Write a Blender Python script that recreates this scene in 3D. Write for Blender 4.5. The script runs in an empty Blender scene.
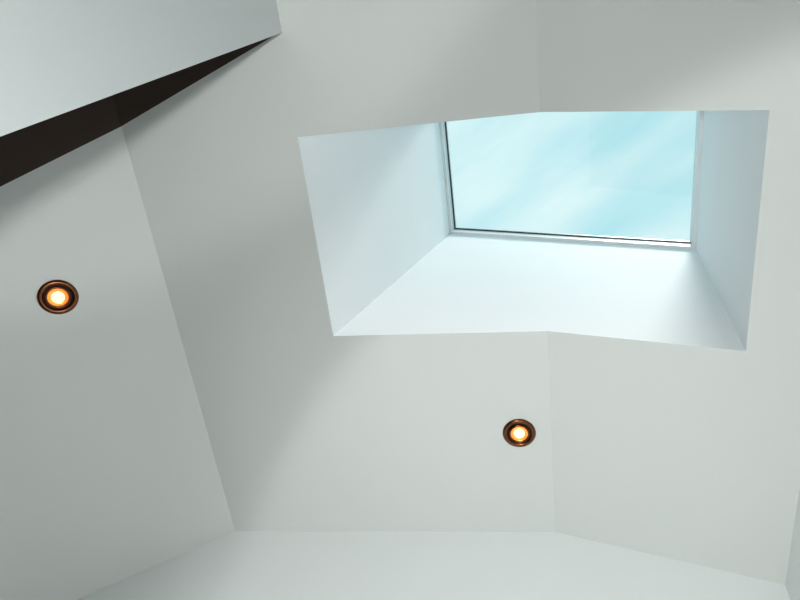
import bpy, bmesh, math
from mathutils import Vector, Matrix

CAMZ = 1.5
def P(x, y, z): return Vector((x, y, z + CAMZ))
scene = bpy.context.scene
scene.view_settings.view_transform = 'Standard'
col = scene.collection

# ------------------------------------------------ materials
def paint(name, rgb, rough=0.75, bump=0.02, scale=220):
    m = bpy.data.materials.new(name); m.use_nodes = True
    nt = m.node_tree; b = nt.nodes['Principled BSDF']
    b.inputs['Roughness'].default_value = rough
    tc = nt.nodes.new('ShaderNodeTexCoord')
    n = nt.nodes.new('ShaderNodeTexNoise'); n.inputs['Scale'].default_value = 1.3; n.inputs['Detail'].default_value = 3
    r = nt.nodes.new('ShaderNodeValToRGB')
    r.color_ramp.elements[0].color = (*[c*0.97 for c in rgb], 1)
    r.color_ramp.elements[1].color = (*rgb, 1)
    nt.links.new(tc.outputs['Object'], n.inputs['Vector'])
    nt.links.new(n.outputs['Fac'], r.inputs['Fac'])
    nt.links.new(r.outputs['Color'], b.inputs['Base Color'])
    n2 = nt.nodes.new('ShaderNodeTexNoise'); n2.inputs['Scale'].default_value = scale
    nt.links.new(tc.outputs['Object'], n2.inputs['Vector'])
    bp = nt.nodes.new('ShaderNodeBump'); bp.inputs['Strength'].default_value = bump; bp.inputs['Distance'].default_value = 0.002
    nt.links.new(n2.outputs['Fac'], bp.inputs['Height'])
    nt.links.new(bp.outputs['Normal'], b.inputs['Normal'])
    return m
def simple(name, rgb, rough=0.5, metal=0.0, emis=None, es=0.0):
    m = bpy.data.materials.new(name); m.use_nodes = True
    b = m.node_tree.nodes['Principled BSDF']
    b.inputs['Base Color'].default_value = (*rgb, 1)
    b.inputs['Roughness'].default_value = rough
    b.inputs['Metallic'].default_value = metal
    if emis:
        b.inputs['Emission Color'].default_value = (*emis, 1)
        b.inputs['Emission Strength'].default_value = es
    return m

M_ceil = paint('ceiling_paint', (0.70, 0.735, 0.715))
M_wall = paint('wall_paint', (0.82, 0.865, 0.86))
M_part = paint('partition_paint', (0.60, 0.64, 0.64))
M_room = paint('room_paint_taupe', (0.12, 0.095, 0.085))
M_shaft = paint('shaft_paint_white', (0.87, 0.89, 0.90))
M_frame = simple('frame_white', (0.72, 0.75, 0.76), 0.4)
M_gasket = simple('rubber_gasket', (0.01, 0.011, 0.012), 0.5)
M_bronze = simple('bronze_trim', (0.17, 0.066, 0.03), 0.28, 1.0)
M_dark = simple('dark_gap', (0.02, 0.01, 0.006), 0.6)
M_refl = simple('warm_reflector', (0.9, 0.35, 0.08), 0.3, 0.6, (1.0, 0.20, 0.03), 0.9)
M_bulb = simple('halogen_bulb', (1, 0.8, 0.5), 0.3, 0, (1.0, 0.70, 0.34), 1.6)
M_shadow = simple('painted_shadow', (0.045, 0.028, 0.021), 0.85)  # dark brown that stands in for shade behind the partition

# wood floor
M_floor = bpy.data.materials.new('wood_floor'); M_floor.use_nodes = True
nt = M_floor.node_tree; b = nt.nodes['Principled BSDF']; b.inputs['Roughness'].default_value = 0.45
tc = nt.nodes.new('ShaderNodeTexCoord'); br = nt.nodes.new('ShaderNodeTexBrick')
br.inputs['Color1'].default_value = (0.09, 0.05, 0.028, 1); br.inputs['Color2'].default_value = (0.13, 0.075, 0.04, 1)
br.inputs['Mortar'].default_value = (0.02, 0.012, 0.008, 1); br.inputs['Scale'].default_value = 1.0
br.inputs['Mortar Size'].default_value = 0.003; br.inputs['Brick Width'].default_value = 1.2; br.inputs['Row Height'].default_value = 0.14
nt.links.new(tc.outputs['Object'], br.inputs['Vector']); nt.links.new(br.outputs['Color'], b.inputs['Base Color'])

# glass
M_glass = bpy.data.materials.new('skylight_glass'); M_glass.use_nodes = True
nt = M_glass.node_tree; nt.nodes.clear()
o = nt.nodes.new('ShaderNodeOutputMaterial'); mx = nt.nodes.new('ShaderNodeMixShader')
t = nt.nodes.new('ShaderNodeBsdfTransparent'); t.inputs['Color'].default_value = (0.93, 0.98, 0.98, 1)
g = nt.nodes.new('ShaderNodeBsdfGlossy'); g.inputs['Roughness'].default_value = 0.02
mx.inputs['Fac'].default_value = 0.04
nt.links.new(t.outputs[0], mx.inputs[1]); nt.links.new(g.outputs[0], mx.inputs[2]); nt.links.new(mx.outputs[0], o.inputs['Surface'])

# ------------------------------------------------ mesh helpers
def mesh_obj(name, verts, faces, mats, parent=None, fm=None, smooth=False):
    me = bpy.data.meshes.new(name); me.from_pydata([tuple(v) for v in verts], [], faces)
    ob = bpy.data.objects.new(name, me); col.objects.link(ob)
    for m in (mats if isinstance(mats, list) else [mats]): me.materials.append(m)
    if fm:
        for p, i in zip(me.polygons, fm): p.material_index = i
    if smooth:
        for p in me.polygons: p.use_smooth = True
    me.update()
    if parent: ob.parent = parent
    return ob

Y0, Y1 = -2.5, 1.877
XL, XC, XR, XW = -2.9, -1.781, -0.244, 0.62
def zl(x): return 3.683 + 1.145*x      # steep left slope
def zm(x): return 2.0565 + 0.2316*x    # shallow slope rising to ridge
def zr(x): return 1.978 - 0.0903*x     # slope falling to the right
HL, HR = -1.102, 0.42
hTL, hTM, hTR = 0.026, 0.046, 0.117
hBL, hBM, hBR = 0.8385, 0.8735, 0.9007

# ------------------------------------------------ ceiling
v = [P(XL,Y0,zl(XL)), P(XL,Y1,zl(XL)), P(XC,Y1,zm(XC)), P(XC,Y0,zm(XC)),           #0-3
     P(HL,Y0,zm(HL)), P(HL,hTL,zm(HL)), P(HL,hBL,zm(HL)), P(HL,Y1,zm(HL)),         #4-7
     P(XR,Y0,2), P(XR,hTM,2), P(XR,hBM,2), P(XR,Y1,2),                             #8-11
     P(HR,Y0,zr(HR)), P(HR,hTR,zr(HR)), P(HR,hBR,zr(HR)), P(HR,Y1,zr(HR)),         #12-15
     P(XW,Y0,zr(XW)), P(XW,Y1,zr(XW))]                                             #16-17
f = [(0,1,2,3), (3,2,7,6,5,4), (4,5,9,8), (6,7,11,10), (8,9,13,12), (10,11,15,14), (12,13,14,15,17,16)]
mesh_obj('ceiling', v, f, M_ceil)

# partition's shadow on the ceiling, put in as dark brown panels
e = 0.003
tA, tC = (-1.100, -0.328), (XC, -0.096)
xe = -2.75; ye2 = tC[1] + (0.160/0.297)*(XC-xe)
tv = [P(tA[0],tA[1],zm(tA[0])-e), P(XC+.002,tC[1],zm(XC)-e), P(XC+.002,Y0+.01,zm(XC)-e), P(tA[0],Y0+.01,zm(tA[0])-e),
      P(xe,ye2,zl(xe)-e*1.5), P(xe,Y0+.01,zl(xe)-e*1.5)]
mesh_obj('shadow_panel_1', tv, [(0,1,2,3),(1,4,5,2)], M_shadow)

# ------------------------------------------------ walls, floor
FZ = -CAMZ
mesh_obj('wall_back', [P(XL,Y1,FZ),P(XL,Y1,zl(XL)),P(XC,Y1,zm(XC)),P(XR,Y1,2),P(XW,Y1,zr(XW)),P(XW,Y1,FZ)], [(0,1,2,3,4,5)], M_wall)
mesh_obj('wall_front', [P(XL,Y0,FZ),P(XL,Y0,zl(XL)),P(XC,Y0,zm(XC)),P(XR,Y0,2),P(XW,Y0,zr(XW)),P(XW,Y0,FZ)], [(0,1,2,3,4,5)], M_room)
mesh_obj('wall_left', [P(XL,Y0,FZ),P(XL,Y1,FZ),P(XL,Y1,zl(XL)),P(XL,Y0,zl(XL))], [(0,1,2,3)], M_room)
mesh_obj('wall_right', [P(XW,Y0,FZ),P(XW,Y1,FZ),P(XW,Y1,zr(XW)),P(XW,Y0,zr(XW))], [(0,1,2,3)], M_wall)
mesh_obj('floor', [P(XL,Y0,FZ),P(XW,Y0,FZ),P(XW,Y1,FZ),P(XL,Y1,FZ)], [(0,1,2,3)], M_floor)

# raked partition wall: meets the ceiling at x=-1.09, raked free edge
px0, px1 = -1.092, -1.20
slope = (-0.057+0.327)/(0.719-1.803)
def ye(z): return -0.327 + slope*(z-1.803)
prof = [(ye(zm(px0)), zm(px0)), (ye(0.0), 0.0), (ye(0.0), FZ), (Y0, FZ), (Y0, zm(px0))]
pv = [P(px0,y,z) for y,z in prof] + [P(px1,y-0.03,(z if i not in (0,4) else zm(px1))) for i,(y,z) in enumerate(prof)]
pv[8] = P(px1,Y0,FZ); pv[9] = P(px1,Y0,zm(px1))
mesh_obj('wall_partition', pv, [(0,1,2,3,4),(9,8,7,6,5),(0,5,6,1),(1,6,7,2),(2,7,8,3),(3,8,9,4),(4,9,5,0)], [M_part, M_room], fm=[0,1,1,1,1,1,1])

# ------------------------------------------------ skylight
sky = bpy.data.objects.new('skylight', None); col.objects.link(sky)
def zg(x): return 3.324 - 0.239*(x-0.408)
TOP = 0.10
SP = 0.09   # slight splay of the unseen side
lo = [P(HL,hTL,zm(HL)), P(XR,hTM,2), P(HR,hTR,zr(HR)), P(HR,hBR,zr(HR)), P(XR,hBM,2), P(HL,hBL,zm(HL))]
up = []
for k,p in enumerate(lo):
    yy = p.y if k>2 else [hTL-SP, (hTL+hTR)/2-SP, hTR-SP][k]
    up.append(P(p.x,yy,zg(p.x)+TOP))
mesh_obj('shaft_lining', lo+up, [(i,(i+1)%6,6+(i+1)%6,6+i) for i in range(6)], M_shaft, sky)
def ring(name, inset_o, inset_i, zb, zt, mat, sides=(0,1,2,3)):
    def quad(i, dz):
        return [P(HL+i, hTL-SP+i, zg(HL+i)+dz), P(HR-i, hTR-SP+i, zg(HR-i)+dz), P(HR-i, hBR-i, zg(HR-i)+dz), P(HL+i, hBL-i, zg(HL+i)+dz)]
    vs = quad(inset_o,zb)+quad(inset_i,zb)+quad(inset_i,zt)+quad(inset_o,zt)
    fs = []
    for a in sides:
        for k in range(4):
            b2 = (a+1)%4
            fs.append((k*4+a, k*4+b2, ((k+1)%4)*4+b2, ((k+1)%4)*4+a))
    return mesh_obj(name, vs, fs, mat, sky)
ring('frame', 0.0, 0.018, -0.07, 0.06, M_frame)
ring('gasket', 0.012, 0.026, 0.000, 0.018, M_gasket, sides=(2,3))
i = 0.015
gv = [P(HL+i,hTL-SP+i,zg(HL)+.02), P(HR-i,hTR-SP+i,zg(HR)+.02), P(HR-i,hBR-i,zg(HR)+.02), P(HL+i,hBL-i,zg(HL)+.02)]
mesh_obj('glass_pane', gv, [(0,1,2,3)], M_glass, sky)

# ------------------------------------------------ downlights
def lathe(name, prof, mat, parent, seg=64, cap=False):
    vs, fs = [], []
    for r,h in prof:
        for k in range(seg):
            a = 2*math.pi*k/seg; vs.append((r*math.cos(a), r*math.sin(a), h))
    for j in range(len(prof)-1):
        for k in range(seg):
            k2=(k+1)%seg; fs.append((j*seg+k, j*seg+k2, (j+1)*seg+k2, (j+1)*seg+k))
    if cap:
        vs.append((0,0,prof[-1][1])); c=len(vs)-1
        for k in range(seg): fs.append(((len(prof)-1)*seg+k, (len(prof)-1)*seg+(k+1)%seg, c))
    return mesh_obj(name, vs, fs, mat, parent, smooth=True)
def downlight(name, loc, normal):
    e = bpy.data.objects.new(name, None); col.objects.link(e)
    e.location = loc; e.rotation_mode='QUATERNION'
    e.rotation_quaternion = Vector((0,0,1)).rotation_difference(normal)
    lathe('flange', [(.070,0),(.070,.003),(.066,.008),(.060,.010),(.053,.009),(.049,.004),(.049,.001)], M_bronze, e)
    lathe('gap', [(.050,.0012),(.040,.0012)], M_dark, e)
    lathe('gimbal_ring', [(.046,.001),(.046,.007),(.042,.012),(.038,.012),(.035,.007)], M_bronze, e)
    lathe('reflector', [(.036,.008),(.030,.0045),(.022,.003),(.016,.003)], M_refl, e)
    lathe('bulb', [(.023,.0032),(.022,.008),(.016,.012),(.007,.014)], M_bulb, e, cap=True)
    return e
nl = Vector((1.145,0,-1)).normalized(); nm = Vector((0.2316,0,-1)).normalized()
downlight('recessed_downlight', P(-2.038,.504,zl(-2.038)), nl)
downlight('recessed_downlight.001', P(-.375,1.342,zm(-.375)), nm)

# ------------------------------------------------ lights
def light(name, kind, loc, energy, colr, **kw):
    l = bpy.data.lights.new(name, kind); l.energy=energy; l.color=colr
    for k,val in kw.items(): setattr(l,k,val)
    ob = bpy.data.objects.new(name,l); ob.location=loc; col.objects.link(ob); return ob
def aim(ob, d):
    ob.rotation_mode='QUATERNION'
    ob.rotation_quaternion=Vector(d).to_track_quat('-Z','Y')
C = P(.11,-0.08,-1.05)
a0 = light('uplight_fill','SPOT', C, 74, (1.0,0.99,0.975), shadow_soft_size=0.07, spot_size=math.radians(165), spot_blend=0.6)  # added unseen light: lifts the ceiling, throws the partition's shadow
aim(a0, (-.41,.5,3.05))
a1 = light('uplight_fill_back','SPOT', C, 92, (1.0,1.0,0.99), shadow_soft_size=0.07, spot_size=math.radians(100), spot_blend=0.11)  # added light, its cone edge makes the lower diagonal band
aim(a1, (.311,.714,.625))
a2 = light('uplight_fill_front','SPOT', C, 54, (1.0,1.0,0.99), shadow_soft_size=0.07, spot_size=math.radians(90), spot_blend=0.2)  # added light for the upper diagonal band beside the skylight
aim(a2, (-.603,-.521,.604))
a3 = light('back_wall_fill','SPOT', P(-.2,-1.9,-.3), 130, (1.0,1.0,0.995), shadow_soft_size=0.25, spot_size=math.radians(60), spot_blend=0.9)  # added fill to brighten the back wall, no fixture here
aim(a3, (-.25,3.777,1.2))
sun = light('sun','SUN', P(0,0,8), 3.6, (1.0,0.99,0.97), angle=math.radians(12))
aim(sun, (-.12,.28,-1))

# ------------------------------------------------ world sky
w = bpy.data.worlds.new('sky'); scene.world = w; w.use_nodes=True
nt=w.node_tree; bg=nt.nodes['Background']
tc=nt.nodes.new('ShaderNodeTexCoord')
m1=nt.nodes.new('ShaderNodeMapping'); m1.inputs['Rotation'].default_value=(0,0,math.radians(32))
mp=nt.nodes.new('ShaderNodeMapping'); mp.inputs['Scale'].default_value=(1.2,4.0,1.0)
n=nt.nodes.new('ShaderNodeTexNoise'); n.inputs['Scale'].default_value=2.2; n.inputs['Detail'].default_value=4; n.inputs['Roughness'].default_value=0.45; n.inputs['Distortion'].default_value=0.2
r=nt.nodes.new('ShaderNodeValToRGB')
r.color_ramp.elements[0].position=0.34; r.color_ramp.elements[0].color=(0.44,0.76,0.83,1)
r.color_ramp.elements[1].position=0.68; r.color_ramp.elements[1].color=(0.74,0.91,0.92,1)
nt.links.new(tc.outputs['Generated'],m1.inputs['Vector']); nt.links.new(m1.outputs[0],mp.inputs['Vector']); nt.links.new(mp.outputs[0],n.inputs['Vector'])
nt.links.new(n.outputs['Fac'],r.inputs['Fac']); nt.links.new(r.outputs['Color'],bg.inputs['Color'])
bg.inputs['Strength'].default_value=1.08

# ------------------------------------------------ camera
cam=bpy.data.cameras.new('camera'); cam.lens=531/800*36; cam.sensor_width=36; cam.clip_start=0.01
co=bpy.data.objects.new('camera',cam); col.objects.link(co); scene.camera=co
R=Vector((.9275,.1228,.3534)); F=Vector((-.3741,.3245,.8688)).normalized()
R=(R-F*R.dot(F)).normalized(); U=(-F).cross(R)
m=Matrix((R,U,-F)).transposed().to_4x4(); m.translation=P(0,0,0)
co.matrix_world=m
